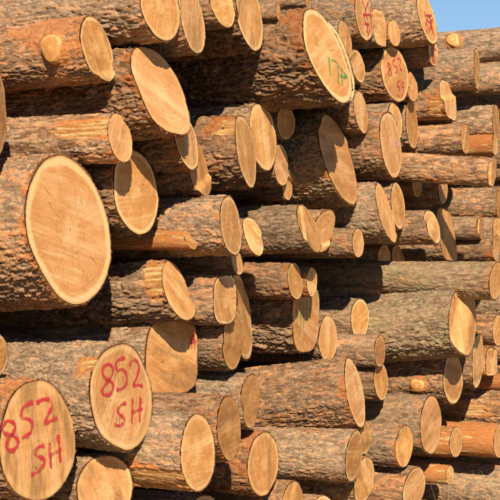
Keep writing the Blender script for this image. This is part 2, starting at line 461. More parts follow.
    # branch stubs sawn off flush
    for (dk, tk, rk) in knots:
        a = math.radians(tk)
        nrm = np.array([0, math.cos(a), math.sin(a)]); tan = np.array([0, -math.sin(a), math.cos(a)]); ax = np.array([1.0, 0, 0])
        ctr = np.array([lin_s(math.cos(a) * r, math.sin(a) * r, k, kv) - dk, math.cos(a) * r, math.sin(a) * r])
        M = 28; kv_ = []; kf = []
        an = np.linspace(0, 2 * math.pi, M, endpoint=False)
        wob = 1 + 0.10 * np.sin(2 * an + seed) + 0.07 * np.sin(3 * an + 2 * seed)
        for rs, hh in ((1.2, -0.2), (1.06, 0.46), (0.95, 0.54)):
            for j in range(M):
                kv_.append(ctr + ax * (math.cos(an[j]) * rk * rs * wob[j]) + tan * (math.sin(an[j]) * rk * rs * wob[j]) + nrm * (rk * (hh + 0.06 * math.sin(an[j] * 2 + 1))))
        kv_.append(ctr + nrm * rk * 0.52)
        kf = grid_faces(3, M).tolist() + [(2 * M + (j + 1) % M, 2 * M + j, 3 * M) for j in range(M)]
        fcn = [(math.cos(an[j % M]) * (1.0 if j < 3 * M else 0), math.sin(an[j % M]) * (1.0 if j < 3 * M else 0), seed) for j in range(len(kv_))]
        st = mesh_obj('branch_stub', kv_, kf, WOOD, root, dict(fc=np.array(fcn), rad=np.array([0.9] * (3 * M) + [0.0]), met=np.array(kv_) * 1.0, torn=np.zeros(len(kv_))))
        st.color = (0.3, 0.6, 0.1, 1)
    # torn splinters standing off the cut
    for (su, sv, sl, sw, sa) in splinters:
        x0 = float(face_s(np.array(su), np.array(sv), r, k, kv, ledges))
        ca, sa_ = math.cos(sa), math.sin(sa)
        sec = [(-1.0, 0.5, -0.004), (-0.5, 1.0, 0.012), (0.2, 0.9, 0.024), (0.75, 0.5, 0.034), (1.0, 0.08, 0.038)]
        pv_ = []
        for (al, wd_, up) in sec:
            for (cy_, cz_) in ((-1, 0), (0.15, 0.9), (1, 0.1), (-0.1, -0.6)):
                lu, lv = al * sl / 2, cy_ * wd_ * sw / 2
                pv_.append((x0 + up * 0.7 + cz_ * sw * 0.35 * wd_, su + lu * ca - lv * sa_, sv + lu * sa_ + lv * ca))
        pf = grid_faces(5, 4).tolist() + [(0, 1, 2, 3), (19, 18, 17, 16)]
        pva = np.array(pv_)
        sp = mesh_obj('wood_splinter', pva, pf, WOOD, face, dict(fc=pva * 4, rad=np.full(20, 0.5), met=pva, torn=np.full(20, 0.3)), smooth=False)
        sp.color = (0.8, 0.2, 0.3, 1)
    # painted marks on the cut face
    for (mat, width, chars) in paints:
        for strokes in chars:                       # every character is a piece of its own
            vs, fs_, ac = [], [], []
            for si, pl in enumerate(strokes):
                P = np.array(pl, float)
                if len(P) > 2:   # smooth the hand-drawn line
                    for _ in range(2):
                        Q = [P[0]]
                        for m in range(len(P) - 1):
                            Q += [P[m] * .75 + P[m + 1] * .25, P[m] * .25 + P[m + 1] * .75]
                        Q.append(P[-1]); P = np.array(Q)
                else:
                    P = P[0] + (P[1] - P[0]) * np.linspace(0, 1, 8)[:, None]
                T = np.gradient(P, axis=0); T /= np.maximum(1e-9, np.linalg.norm(T, axis=1))[:, None]
                Nn = np.stack([-T[:, 1], T[:, 0]], 1)
                w = width * (1.0 + 0.25 * np.sin(np.arange(len(P)) * 0.9 + si))
                w[0] *= 0.8; w[-1] *= 0.7
                b0 = len(vs)
                for m in range(len(P)):
                    for wi, wa in enumerate((-1, -0.33, 0.33, 1)):
                        uu, vv = P[m] + Nn[m] * w[m] * 0.5 * wa
                        vs.append((float(face_s(np.array(uu), np.array(vv), r, k, kv, ledges)) + 0.0040 + 0.00025 * si, uu, vv)); ac.append(wa)
                for m in range(len(P) - 1):
                    for wi in range(3):
                        a0 = b0 + m * 4 + wi
                        fs_.append((a0, a0 + 1, a0 + 5, a0 + 4))
            mesh_obj('painted_mark', vs, fs_, mat, face, dict(across=np.array(ac)), smooth=False)
    return root

MATS = {'R': RED, 'G': GREEN, 'S': PALE_GREEN, 'P': PURPLE}
# label, location of the cut, yaw, pitch, radius, cut slopes, length of bark in view, bark style, mesh step, extras
LOGS = [
    ('orange barked log with a round pale knot on its bark at upper left', (-0.625, 6.535, 2.470), -0.4997, 0.0194, 0.1348, -0.076, -0.182, 0.621, 'O', 0.0039, {'ledges': [(-80, 0.74, 0.018, 0.1)], 'orange': 0.12, 'knots': [(0.131, 181.2, 0.047)]}),
    ('dark barked log running along the top left edge of the photo', (-0.375, 6.669, 2.667), -0.5151, 0.0307, 0.1542, -0.001, -0.096, 0.884, 'D', 0.0040, {}),
    ('log end just right of the topmost left log with a pale rim', (-0.252, 6.950, 2.660), -0.5284, 0.0111, 0.1607, -0.218, -0.128, 0.199, 'G', 0.0041, {}),
    ('small log end cut off by the top edge, left of a wide one', (-0.125, 7.157, 2.754), -0.5137, 0.0139, 0.1073, 0.041, -0.193, 0.137, 'G', 0.0042, {}),
    ('smooth oval log end at top centre left of the green marked log', (-0.009, 7.433, 2.766), -0.5016, 0.0297, 0.1998, -0.179, -0.133, 0.438, 'D', 0.0044, {}),
    ('slanted log end half in shadow below the top left logs', (-0.374, 6.727, 2.319), -0.5259, 0.0467, 0.2018, -0.035, -0.324, 0.725, 'D', 0.0040, {'sq': 2.8}),
    ('shaded narrow log end directly below the slanted half shaded one', (-0.280, 6.988, 2.133), -0.4926, 0.0120, 0.1398, -0.173, -0.217, 0.337, 'D', 0.0041, {}),
    ('shaded log end touching the top of a short sunlit log', (-0.235, 7.244, 2.026), -0.4915, -0.0111, 0.1358, -0.193, -0.192, 0.155, 'D', 0.0043, {}),
    ('large log marked in green paint with orange patch on its bark', (0.370, 7.679, 2.589), -0.5041, 0.0277, 0.2304, -0.004, -0.301, 0.939, 'D', 0.0046, {'orange': 0.15, 'paints': [('G', 0.0166, [[[(0.0122, -0.0024), (-0.0419, -0.1032)]], [[(0.028, -0.0168), (0.0883, -0.0168), (0.0857, -0.0432), (0.0293, -0.1344)]], [[(0.0954, -0.0408), (0.1579, -0.0816), (0.152, -0.0912), (0.0752, -0.0912)], [(0.109, -0.072), (0.0662, -0.1368)], [(0.1375, -0.0792), (0.1201, -0.0984)]]])], 'sap': 0.9, 'stain': 0.05}),
    ('log whose edge shows as a sliver behind the green marked end', (0.437, 8.131, 2.627), -0.5306, -0.0093, 0.2135, -0.062, -0.294, 0.185, 'G', 0.0048, {}),
    ('narrow log end above right of the green marked log', (0.500, 8.420, 2.763), -0.5109, -0.0036, 0.1105, -0.115, -0.106, 0.113, 'G', 0.0050, {}),
    ('small oval pale log end right of the green marked log', (0.578, 8.558, 2.648), -0.5030, 0.0045, 0.0909, -0.012, -0.162, 0.113, 'G', 0.0051, {}),
    ('grey log with red scribble on its end near the top, left of sky', (0.610, 8.567, 2.922), -0.5197, -0.0170, 0.1392, -0.077, -0.128, 0.439, 'G', 0.0051, {'paints': [('R', 0.0159, [[[(-0.013, 0.0748), (0.0317, 0.0306), (-0.0199, -0.0165), (0.0331, -0.0577)], [(0.0772, 0.0822), (0.005, 0.0159), (0.057, -0.0283), (0.0068, -0.0945)], [(-0.0216, 0.0012), (0.1076, 0.0159)], [(-0.0306, -0.0503), (0.084, -0.0356), (0.0145, -0.1166)], [(0.0996, 0.0601), (0.0956, 0.0012), (0.087, -0.0724)]]])]}),
    ('plain log end between two red marked logs near the top', (0.708, 8.785, 2.885), -0.4905, -0.0025, 0.1098, -0.027, -0.054, 0.245, 'G', 0.0052, {'sq': 3.5}),
    ('very small log end under the topmost red marked log', (0.805, 8.940, 2.879), -0.5112, -0.0079, 0.0782, 0.058, -0.078, 0.120, 'O', 0.0053, {}),
    ('log end marked 852 54 in red paint', (0.818, 9.029, 2.661), -0.5302, -0.0064, 0.1637, 0.061, -0.114, 0.471, 'O', 0.0054, {'paints': [('R', 0.0141, [[[(-0.0555, 0.047), (-0.0806, 0.0612), (-0.0803, 0.0294), (-0.0428, 0.0083), (-0.0473, -0.0129), (-0.0824, -0.0129), (-0.0849, 0.0083), (-0.0453, 0.0294), (-0.0555, 0.047)]], [[(0.0159, 0.0858), (-0.0222, 0.0717), (-0.0142, 0.0435), (0.0216, 0.047), (0.0304, 0.0224), (-0.0015, 0.0047)]], [[(0.0377, 0.0894), (0.061, 0.1), (0.0783, 0.0823), (0.0567, 0.047), (0.0802, 0.0259)]], [[(0.0386, -0.0376), (0.009, -0.0447), (0.0107, -0.0693), (0.038, -0.0729), (0.0265, -0.094)]], [[(0.0744, -0.0341), (0.0528, -0.0693), (0.0886, -0.0658)], [(0.0877, -0.0376), (0.0748, -0.0976)]], [[(0.0009, -0.1152), (0.0377, -0.1399), (0.0663, -0.1046)]]])]}),
    ('small ochre log end touching the right of the 852 54 log', (0.935, 9.236, 2.610), -0.4988, 0.0054, 0.0866, 0.011, -0.072, 0.114, 'O', 0.0055, {}),
    ('topmost log with red scribble on its end against the sky', (1.003, 9.065, 2.982), -0.5213, 0.0347, 0.1586, -0.088, -0.194, 0.464, 'G', 0.0054, {'paints': [('R', 0.0159, [[[(-0.032, 0.0376), (-0.0351, -0.0473), (-0.0822, -0.1005)], [(-0.0616, -0.0473), (0.0585, 0.0419), (0.0236, -0.0686)], [(-0.0262, -0.0155), (0.0625, -0.0304)], [(-0.0411, -0.0898), (0.0949, 0.0121)], [(0.0355, 0.0164), (0.047, -0.0898)], [(-0.0373, 0.0121), (0.0955, 0.0291)]]])]}),
    ('small log with red painted end under the topmost log', (1.055, 9.224, 2.811), -0.5050, 0.0155, 0.0865, -0.054, 0.000, 0.300, 'G', 0.0055, {'paints': [('R', 0.0152, [[[(-0.0173, 0.0519), (-0.0259, -0.0029), (-0.0086, -0.0605)], [(0.0173, 0.0476), (0.0, 0.0043), (-0.0259, -0.0461)], [(-0.0346, 0.0115), (0.0346, 0.0187)], [(0.0086, -0.0101), (0.0, -0.0634)]]])]}),
    ('grey log with a round knot forming the skyline at right', (1.622, 9.833, 2.946), -0.5257, 0.0077, 0.1045, -0.007, 0.000, 0.646, 'G', 0.0058, {'knots': [(0.358, 163.2, 0.0369)]}),
    ('straight log with a very thin end just under the skyline log', (1.354, 9.541, 2.751), -0.4801, 0.0110, 0.1252, -0.203, 0.000, 0.513, 'G', 0.0057, {}),
    ('bark of the log at the right edge under the skyline log', (1.607, 9.811, 2.728), -0.4975, 0.0078, 0.0981, -0.022, 0.000, 0.379, 'G', 0.0058, {}),
    ('stubby orange log with a notched end at upper right', (1.182, 9.458, 2.558), -0.5111, -0.0152, 0.1301, -0.091, -0.097, 0.331, 'O', 0.0056, {'ledges': [(100, 0.15, -0.022, 0.12)], 'peels': [(200, 22, 0, 0.1)], 'sq': 3}),
    ('grey log cut at the right edge below the stubby orange one', (1.486, 9.668, 2.452), -0.5187, 0.0055, 0.1027, -0.165, 0.000, 0.381, 'G', 0.0057, {}),
    ('log end with a small purple paint spot', (0.771, 8.749, 2.240), -0.4925, 0.0074, 0.1914, -0.103, -0.093, 0.411, 'G', 0.0052, {'paints': [('P', 0.0328, [[[(0.1005, 0.0328), (0.0987, -0.0055)]]])]}),
    ('shaded log end behind the top of the purple spotted one', (0.817, 9.015, 2.389), -0.5218, 0.0128, 0.1127, -0.049, -0.055, 0.117, 'G', 0.0054, {}),
    ('narrow tall log end right of the purple spotted one', (0.945, 9.338, 2.405), -0.5276, 0.0194, 0.1459, -0.170, -0.044, 0.190, 'G', 0.0055, {}),
    ('horizontal brown log above the long straight one at right', (1.264, 9.404, 2.323), -0.4865, -0.0005, 0.0882, -0.051, 0.000, 0.394, 'O', 0.0056, {}),
    ('short bright orange log at the right edge', (1.470, 9.602, 2.302), -0.5249, 0.0028, 0.0660, -0.102, 0.000, 0.231, 'P', 0.0057, {}),
    ('long straight log sloping slightly down to the right edge', (1.340, 8.826, 2.096), -0.4951, -0.0837, 0.0800, -0.105, 0.000, 0.658, 'O', 0.0052, {}),
    ('grey bark at the right edge over the long straight log', (1.607, 9.811, 2.262), -0.4892, 0.0095, 0.0858, 0.033, 0.000, 0.435, 'G', 0.0058, {}),
    ('large slanted spindle shaped log end in the centre right', (0.460, 8.365, 2.133), -0.5306, 0.0066, 0.2509, -0.164, -0.304, 0.532, 'L', 0.0050, {}),
    ('slanted log end leaning left, one of a close pair, right of centre', (0.727, 8.551, 1.862), -0.5079, -0.0084, 0.1603, -0.159, -0.291, 0.388, 'G', 0.0051, {}),
    ('right hand log end of the close pair right of centre', (0.816, 8.822, 1.909), -0.5081, -0.0045, 0.1323, -0.124, -0.091, 0.139, 'G', 0.0052, {}),
    ('oval log end of a brown log right of the close pair', (1.025, 9.011, 1.797), -0.5301, 0.0041, 0.1014, 0.010, -0.241, 0.306, 'O', 0.0054, {}),
    ('tall shaded block shaped log end right of the brown log', (1.169, 9.495, 1.760), -0.5086, -0.0045, 0.1662, -0.081, -0.153, 0.163, 'G', 0.0056, {'sq': 4}),
    ('small log end tucked under the long straight log', (1.118, 9.271, 2.023), -0.5001, -0.0108, 0.0869, -0.043, 0.000, 0.300, 'D', 0.0055, {}),
    ('small shaded log end left of another under the long straight log', (0.959, 9.187, 2.036), -0.5028, 0.0051, 0.0689, 0.028, 0.000, 0.227, 'D', 0.0055, {}),
    ('speckled lit log ending at the right edge, below the straight log', (1.540, 9.859, 1.964), -0.5128, -0.0189, 0.0986, -0.110, 0.000, 0.449, 'O', 0.0059, {}),
    ('small grey log with a reddish rim near the right edge', (1.390, 9.631, 1.805), -0.4804, 0.0063, 0.0722, -0.132, 0.000, 0.264, 'G', 0.0057, {}),
    ('blocky log end at the right edge beside the red rimmed log', (1.522, 9.818, 1.778), -0.5041, -0.0143, 0.0982, -0.004, 0.000, 0.136, 'G', 0.0058, {'sq': 4}),
    ('low log end at the right edge under the blocky one', (1.487, 9.673, 1.685), -0.5193, 0.0133, 0.0786, -0.058, 0.000, 0.303, 'O', 0.0057, {}),
    ('long lichen spotted log across the right half of the photo', (1.360, 8.845, 1.495), -0.5022, -0.0275, 0.1050, 0.023, 0.055, 1.168, 'L', 0.0053, {'taper': -0.22}),
    ('thin dark pole under the long lichen spotted log', (0.750, 9.161, 1.434), -0.4869, 0.0085, 0.0458, 0.181, 0.000, 0.711, 'D', 0.0054, {}),
    ('thick lichen covered log with a split triangular end', (1.208, 8.909, 1.266), -0.5015, 0.0838, 0.1893, -0.072, 0.094, 0.766, 'L', 0.0053, {'ledges': [(150, 0.15, -0.05, 0.45)]}),
    ('rounded log end left of the thick lichen covered log', (0.612, 8.901, 1.283), -0.5237, 0.0023, 0.1168, 0.013, 0.000, 0.317, 'G', 0.0053, {}),
    ('short grey log poking out below the thick lichen covered log', (0.708, 8.718, 1.115), -0.5048, -0.0069, 0.0926, -0.097, 0.000, 0.324, 'G', 0.0052, {}),
    ('narrow log end under the short grey log', (0.722, 8.821, 0.944), -0.5188, 0.0176, 0.1103, -0.082, -0.055, 0.187, 'G', 0.0052, {}),
    ('log end whose top is hidden under the thick lichen covered log', (1.167, 9.194, 0.928), -0.4899, -0.0116, 0.1494, 0.028, -0.041, 0.486, 'O', 0.0055, {'knots': [(0.155, 192.7, 0.0345)]}),
    ('tall thin log end right below the split triangular end', (1.344, 9.430, 1.017), -0.5295, -0.0123, 0.1650, -0.180, 0.000, 0.194, 'G', 0.0056, {}),
    ('log end at the right edge beside the split end', (1.497, 9.661, 1.189), -0.5141, -0.0192, 0.0966, -0.014, 0.000, 0.217, 'O', 0.0057, {}),
    ('small orange peeled log near the right edge below the middle', (1.454, 9.651, 0.997), -0.5129, -0.0153, 0.0905, 0.008, 0.000, 0.150, 'P', 0.0057, {'sq': 4}),
    ('thin orange peeled pole at the right edge below the middle', (1.607, 9.811, 0.864), -0.4883, 0.0075, 0.0491, 0.053, 0.000, 0.413, 'P', 0.0058, {}),
    ('log with a long pale peeled patch at lower right', (1.630, 9.844, 0.696), -0.5315, -0.0013, 0.1231, 0.038, 0.000, 0.789, 'O', 0.0058, {'peels': [(181.9, 14.9, 0.144, 0.438)]}),
    ('large full oval log end at lower right', (1.018, 9.002, 0.683), -0.5275, 0.0116, 0.1688, -0.042, 0.000, 0.175, 'G', 0.0053, {}),
    ('small full oval log end beside the orange peeled log', (1.189, 9.237, 0.561), -0.4810, 0.0156, 0.0924, 0.061, 0.000, 0.092, 'P', 0.0055, {}),
    ('orange peeled log at the lower right edge with a ragged end', (1.505, 9.672, 0.518), -0.4953, -0.0132, 0.1088, -0.063, 0.000, 0.331, 'P', 0.0057, {'orange': 0.12}),
    ('log end cut flat at its bottom, left of the large oval one', (0.843, 8.761, 0.593), -0.5217, -0.0050, 0.1150, 0.041, 0.000, 0.308, 'O', 0.0052, {}),
    ('log end at the bottom edge, lower right', (0.907, 8.848, 0.345), -0.5053, -0.0084, 0.1272, 0.091, 0.094, 0.316, 'O', 0.0053, {}),
    ('short thin log with peeling bark at lower right', (1.147, 9.179, 0.378), -0.5121, -0.0079, 0.0574, 0.020, 0.000, 0.219, 'P', 0.0055, {}),
    ('grey bark of the log behind the dry grass at lower right', (1.654, 9.877, 0.199), -0.4836, -0.0139, 0.1358, 0.096, 0.000, 0.787, 'G', 0.0059, {}),
    ('thick reddish grey log with a long bark side, lower centre', (0.543, 8.273, 0.923), -0.4966, 0.1293, 0.1861, -0.202, -0.062, 0.742, 'O', 0.0049, {}),
    ('grey log under the thick reddish one, end leaning right', (0.530, 8.147, 0.612), -0.4979, 0.0135, 0.1375, -0.116, 0.081, 0.502, 'G', 0.0048, {}),
    ('small log end squeezed behind the leaning one, lower centre', (0.606, 8.434, 0.672), -0.4979, -0.0105, 0.0896, -0.035, 0.000, 0.100, 'G', 0.0050, {}),
    ('log end at the bottom under the leaning one', (0.600, 8.426, 0.452), -0.5026, -0.0104, 0.1264, 0.020, 0.092, 0.365, 'O', 0.0050, {}),
    ('bright full oval log end at bottom centre', (0.067, 7.693, 0.629), -0.4999, -0.0136, 0.1563, 0.058, -0.035, 0.366, 'O', 0.0046, {'orange': 0.12}),
    ('medium oval log end with a pinkish centre, left of bottom centre', (-0.091, 6.959, 0.878), -0.5215, 0.0017, 0.1435, -0.152, -0.035, 0.187, 'O', 0.0041, {}),
    ('narrow log end above right of the pinkish one', (0.000, 7.600, 0.940), -0.4933, -0.0177, 0.1378, -0.146, 0.039, 0.514, 'G', 0.0045, {}),
    ('log with a pale torn strip at the bottom of its bark', (-0.218, 6.701, 0.800), -0.5318, -0.0100, 0.1633, -0.087, -0.061, 0.395, 'G', 0.0040, {'peels': [(227.1, 24.7, -0.03, 0.304)]}),
    ('log end showing only its top at the bottom edge, left', (-0.215, 7.305, 0.408), -0.4864, -0.0037, 0.1370, 0.084, 0.000, 0.135, 'G', 0.0043, {}),
    ('log end peeking up at the bottom edge, right of centre', (0.212, 7.892, 0.396), -0.5134, 0.0163, 0.1233, -0.009, 0.000, 0.130, 'O', 0.0047, {}),
    ('orange log at the bottom edge right of centre, only its top showing', (0.365, 8.102, 0.319), -0.4835, 0.0086, 0.1013, 0.193, 0.000, 0.173, 'O', 0.0048, {}),
    ('log marked 852 SH in red, right one of the two', (-0.523, 6.540, 1.048), -0.5291, -0.0072, 0.2289, -0.025, -0.109, 0.634, 'G', 0.0039, {'peels': [(142.8, 9.1, -0.03, 0.061)], 'paints': [('R', 0.0197, [[[(-0.0587, 0.132), (-0.0947, 0.1428), (-0.1315, 0.1212), (-0.1314, 0.0942), (-0.0963, 0.078), (-0.0634, 0.0619), (-0.0633, 0.0349), (-0.0998, 0.0147), (-0.1371, 0.0174), (-0.1472, 0.0376), (-0.114, 0.0646), (-0.0781, 0.0807), (-0.0516, 0.1077), (-0.0587, 0.132)]], [[(0.041, 0.1589), (-0.0313, 0.1508), (-0.0298, 0.105), (0.0119, 0.1158), (0.0439, 0.0942), (0.0424, 0.0578), (0.0077, 0.0349), (-0.0416, 0.0322)]], [[(0.0686, 0.1239), (0.0921, 0.1455), (0.1276, 0.1455), (0.1454, 0.1185), (0.1211, 0.078), (0.0747, 0.0376), (0.1155, 0.043), (0.1585, 0.0349)]], [[(0.0203, -0.0244), (-0.0205, -0.0298), (-0.0506, -0.0514), (-0.0315, -0.0702), (0.0019, -0.0837), (-0.0061, -0.1053), (-0.0475, -0.1147), (-0.0766, -0.1026)]], [[(0.0715, -0.0096), (0.0507, -0.1107)], [(0.1314, -0.0096), (0.1084, -0.1107)], [(0.0535, -0.0662), (0.1393, -0.0568)]]])], 'sap': 0.7, 'stain': 0.35}),
    ('log marked 852 SH in red in the bottom left corner', (-0.824, 6.222, 0.904), -0.5235, -0.0098, 0.2333, 0.065, -0.104, 0.237, 'O', 0.0038, {'orange': 0.12, 'paints': [('R', 0.0224, [[[(-0.1312, 0.0817), (-0.1659, 0.0962), (-0.2004, 0.0768), (-0.1982, 0.0476), (-0.1586, 0.0379), (-0.1196, 0.0233), (-0.1168, -0.001), (-0.1519, -0.0253), (-0.1828, -0.0156), (-0.1835, 0.0136), (-0.1513, 0.0379), (-0.127, 0.0574), (-0.1312, 0.0817)]], [[(-0.0157, 0.1546), (-0.0852, 0.1351), (-0.0904, 0.0933), (-0.0569, 0.0933), (-0.0231, 0.0719), (-0.0457, 0.0311), (-0.095, 0.0214)]], [[(0.001, 0.1478), (0.0464, 0.1614), (0.089, 0.1517), (0.0936, 0.1303), (0.076, 0.106), (0.0309, 0.0603), (0.0715, 0.07), (0.1181, 0.0817)]], [[(0.0326, -0.0194), (-0.0055, -0.0204), (-0.0301, -0.0428), (-0.0103, -0.0593), (0.0289, -0.0719), (0.0169, -0.0982), (-0.0205, -0.1176), (-0.0593, -0.1244)]], [[(0.0614, -0.0107), (0.0591, -0.1108)], [(0.1157, 0.0156), (0.1167, -0.0933)], [(0.0503, -0.0642), (0.1288, -0.0428)]]])], 'sap': 0.4, 'stain': 0.75}),
    ('unmarked log end at the bottom beside the corner log', (-0.599, 6.612, 0.666), -0.5244, -0.0137, 0.1405, 0.334, 0.000, 0.135, 'G', 0.0039, {'sap': 0.4, 'stain': 0.7}),
    ('log end cut by the left edge above the corner log', (-0.990, 6.237, 1.234), -0.5176, -0.0144, 0.0858, -0.082, 0.000, 0.091, 'G', 0.0038, {}),
    ('largest log with a full bright end and radial cracks at left', (-0.730, 6.486, 1.730), -0.4930, 0.0484, 0.3081, -0.008, -0.064, 0.479, 'O', 0.0039, {'sap': 1.0, 'stain': 0.05}),
    ('round log end with a curved shadow on its top, beside the largest', (-0.489, 6.862, 1.900), -0.4892, 0.0098, 0.1844, 0.016, -0.055, 0.161, 'D', 0.0041, {'sap': 1.0, 'stain': 0.1}),
    ('log with torn yellow wood along its bark above the largest end', (-0.534, 6.578, 2.110), -0.4940, -0.0031, 0.1028, -0.054, -0.190, 0.599, 'O', 0.0039, {'peels': [(156.3, 20.4, -0.03, 0.231)]}),
    ('log end cut by the left edge above the largest log', (-0.990, 6.237, 2.185), -0.5209, 0.0050, 0.1754, -0.496, 0.000, 0.125, 'G', 0.0038, {}),
    ('flaky barked log left of centre, half in a straight shadow', (-0.085, 7.136, 1.761), -0.5323, 0.0111, 0.1383, -0.209, -0.113, 0.604, 'O', 0.0042, {}),
    ('thin peeled pole below the half shaded flaky log', (-0.260, 7.044, 1.697), -0.4821, -0.0093, 0.0440, 0.119, -0.345, 0.305, 'P', 0.0042, {'ledges': [(70, 0.2, -0.018, 0.3)]}),
    ('dark log squeezed below the half shaded flaky log, small pale end', (-0.061, 7.516, 1.600), -0.5154, 0.0120, 0.0658, -0.124, -0.165, 0.419, 'D', 0.0045, {}),
    ('slanted log end with orange rim near the centre', (0.014, 7.620, 1.719), -0.5091, 0.0108, 0.0952, -0.070, -0.343, 0.144, 'O', 0.0045, {}),
    ('log with torn pale wood on top of its bark, upper centre', (-0.019, 7.448, 2.117), -0.5301, 0.0016, 0.1722, -0.276, -0.157, 0.374, 'D', 0.0044, {'peels': [(133.0, 17.0, -0.03, 0.123)]}),
    ('oval pinkish log end below the green marked log', (0.063, 7.768, 2.207), -0.4817, 0.0184, 0.1699, -0.063, -0.064, 0.157, 'G', 0.0046, {}),
    ('shaded log end tucked under the green marked log', (0.181, 8.043, 2.299), -0.5266, -0.0105, 0.0855, 0.086, 0.000, 0.195, 'G', 0.0048, {}),
    ('brownish log end behind the oval pinkish one', (0.155, 8.016, 2.086), -0.5234, -0.0018, 0.1102, -0.162, -0.052, 0.123, 'G', 0.0048, {}),
    ('small narrow log end with a knotty bark near the centre', (0.189, 8.182, 1.994), -0.4947, -0.0065, 0.0818, -0.124, -0.070, 0.279, 'D', 0.0049, {'knots': [(0.054, 168.2, 0.0256)]}),
    ('left lobe of the heart shaped pair of log ends in the centre', (0.298, 7.954, 1.764), -0.5070, 0.0125, 0.1193, -0.110, -0.327, 0.406, 'G', 0.0047, {}),
    ('right lobe of the heart shaped pair of log ends in the centre', (0.373, 8.169, 1.758), -0.4975, 0.0086, 0.1123, 0.070, 0.303, 0.135, 'O', 0.0049, {}),
    ('small upright log end right of the heart shaped pair', (0.566, 8.378, 1.699), -0.5226, -0.0006, 0.0785, -0.045, 0.000, 0.163, 'G', 0.0050, {}),
    ('small log end resting on the long lichen spotted log', (0.785, 9.309, 1.623), -0.4940, -0.0165, 0.0815, 0.148, 0.000, 0.175, 'G', 0.0055, {}),
    ('right hand one of two small ends above the lichen spotted log', (0.873, 9.435, 1.629), -0.5169, 0.0038, 0.0767, 0.094, -0.084, 0.098, 'G', 0.0056, {}),
    ('log with a curved scooped end below left of centre', (-0.315, 7.107, 1.476), -0.5265, 0.0760, 0.1421, -0.067, -0.223, 0.773, 'D', 0.0042, {'ledges': [(35, 0.45, -0.03, 0.2)], 'peels': [(150.7, 35.9, -0.03, 0.076)]}),
    ('short log with golden sided bark right of the scooped one', (-0.115, 7.332, 1.426), -0.4829, 0.0208, 0.1191, 0.003, 0.000, 0.202, 'O', 0.0044, {'sq': 3}),
    ('tall shaded log end behind the golden sided short log', (-0.040, 7.902, 1.333), -0.4985, 0.0043, 0.2272, -0.315, -0.124, 0.193, 'G', 0.0047, {'sq': 2.8}),
    ('oval log end below the golden sided short log', (-0.075, 7.518, 1.238), -0.5184, 0.0123, 0.1504, -0.204, -0.036, 0.253, 'G', 0.0045, {}),
    ('blocky log end with faint red marks right of the 852 SH log', (-0.354, 7.271, 1.173), -0.5032, 0.0177, 0.1954, 0.148, 0.000, 0.171, 'G', 0.0043, {'paints': [('R', 0.0118, [[[(0.15, 0.1011), (0.157, 0.0216)], [(0.1291, 0.0818), (0.1361, 0.0295)], [(0.1221, 0.0523), (0.1675, 0.0613)]]])], 'sap': 0.1, 'stain': 0.8, 'sq': 3.2}),
    ('narrow log end just above the green streaked one', (0.227, 8.053, 1.504), -0.5168, -0.0177, 0.0956, -0.085, -0.119, 0.314, 'D', 0.0048, {'paints': [('S', 0.0181, [[[(-0.0487, 0.0805), (-0.0641, -0.0013)]]])]}),
    ('small end right beside the narrow one, left of the lichen log', (0.317, 8.193, 1.498), -0.5073, -0.0141, 0.0768, -0.096, 0.000, 0.103, 'O', 0.0049, {}),
    ('log end with vertical green streaks', (0.294, 8.403, 1.306), -0.5271, -0.0013, 0.1891, -0.064, 0.031, 0.352, 'D', 0.0050, {'paints': [('S', 0.0263, [[[(-0.1104, 0.0486), (-0.1227, -0.0499)]], [[(-0.072, 0.088), (-0.0755, -0.0958)]], [[(-0.0328, 0.1142), (-0.0345, -0.0499)]], [[(0.01, 0.1339), (0.0079, -0.0236)]], [[(0.0501, 0.147), (0.0485, 0.0289)]], [[(0.1293, 0.1405), (0.1165, 0.0486)]]])], 'sq': 2.8}),
    ('log end right of the green streaked one', (0.422, 8.650, 1.184), -0.5273, 0.0193, 0.1243, -0.030, 0.000, 0.135, 'G', 0.0051, {}),
    ('brown log at the top edge above the green marked one', (0.290, 7.999, 2.915), -0.5004, -0.0197, 0.0500, -0.165, 0.000, 0.220, 'D', 0.0047, {}),
    ('small grey log piece at the top edge beside the oval end', (0.133, 7.620, 2.795), -0.4826, -0.0047, 0.0429, -0.191, 0.000, 0.143, 'G', 0.0045, {}),
    ('oval log end between the green marked and the purple spotted logs', (0.594, 8.560, 2.402), -0.5068, -0.0117, 0.1177, -0.117, -0.150, 0.247, 'D', 0.0051, {}),
    ('dark grey log just under the skyline log at the far right edge', (1.938, 10.267, 2.883), -0.4896, -0.0113, 0.1091, 0.172, 0.000, 0.528, 'G', 0.0061, {}),
    ('brown log behind the grey cut log at the upper right edge', (1.973, 10.315, 2.657), -0.5225, 0.0126, 0.1160, 0.116, 0.000, 0.539, 'O', 0.0061, {}),
    ('dark log showing above the short bright orange log at right edge', (2.008, 10.364, 2.436), -0.5251, 0.0168, 0.1101, 0.142, 0.000, 0.537, 'D', 0.0062, {}),
    ('log filling the gap beneath the end of the long straight log', (1.961, 10.256, 2.215), -0.5276, -0.0142, 0.0897, 0.243, 0.000, 0.521, 'G', 0.0061, {}),
    ('log in the gap above the speckled log at the right edge', (1.984, 10.375, 2.067), -0.5152, -0.0061, 0.1037, 0.180, 0.000, 0.533, 'L', 0.0062, {}),
    ('log behind the blocky end at the right edge', (2.008, 10.364, 1.859), -0.5102, -0.0152, 0.1101, 0.156, 0.000, 0.535, 'G', 0.0062, {}),
    ('dark log under the low end at the right edge', (1.973, 10.315, 1.639), -0.5025, 0.0056, 0.1096, 0.162, 0.000, 0.532, 'D', 0.0061, {}),
    ('log in shade behind the long lichen log end at right', (2.008, 10.364, 1.354), -0.4841, 0.0183, 0.1295, 0.109, 0.000, 0.543, 'G', 0.0062, {}),
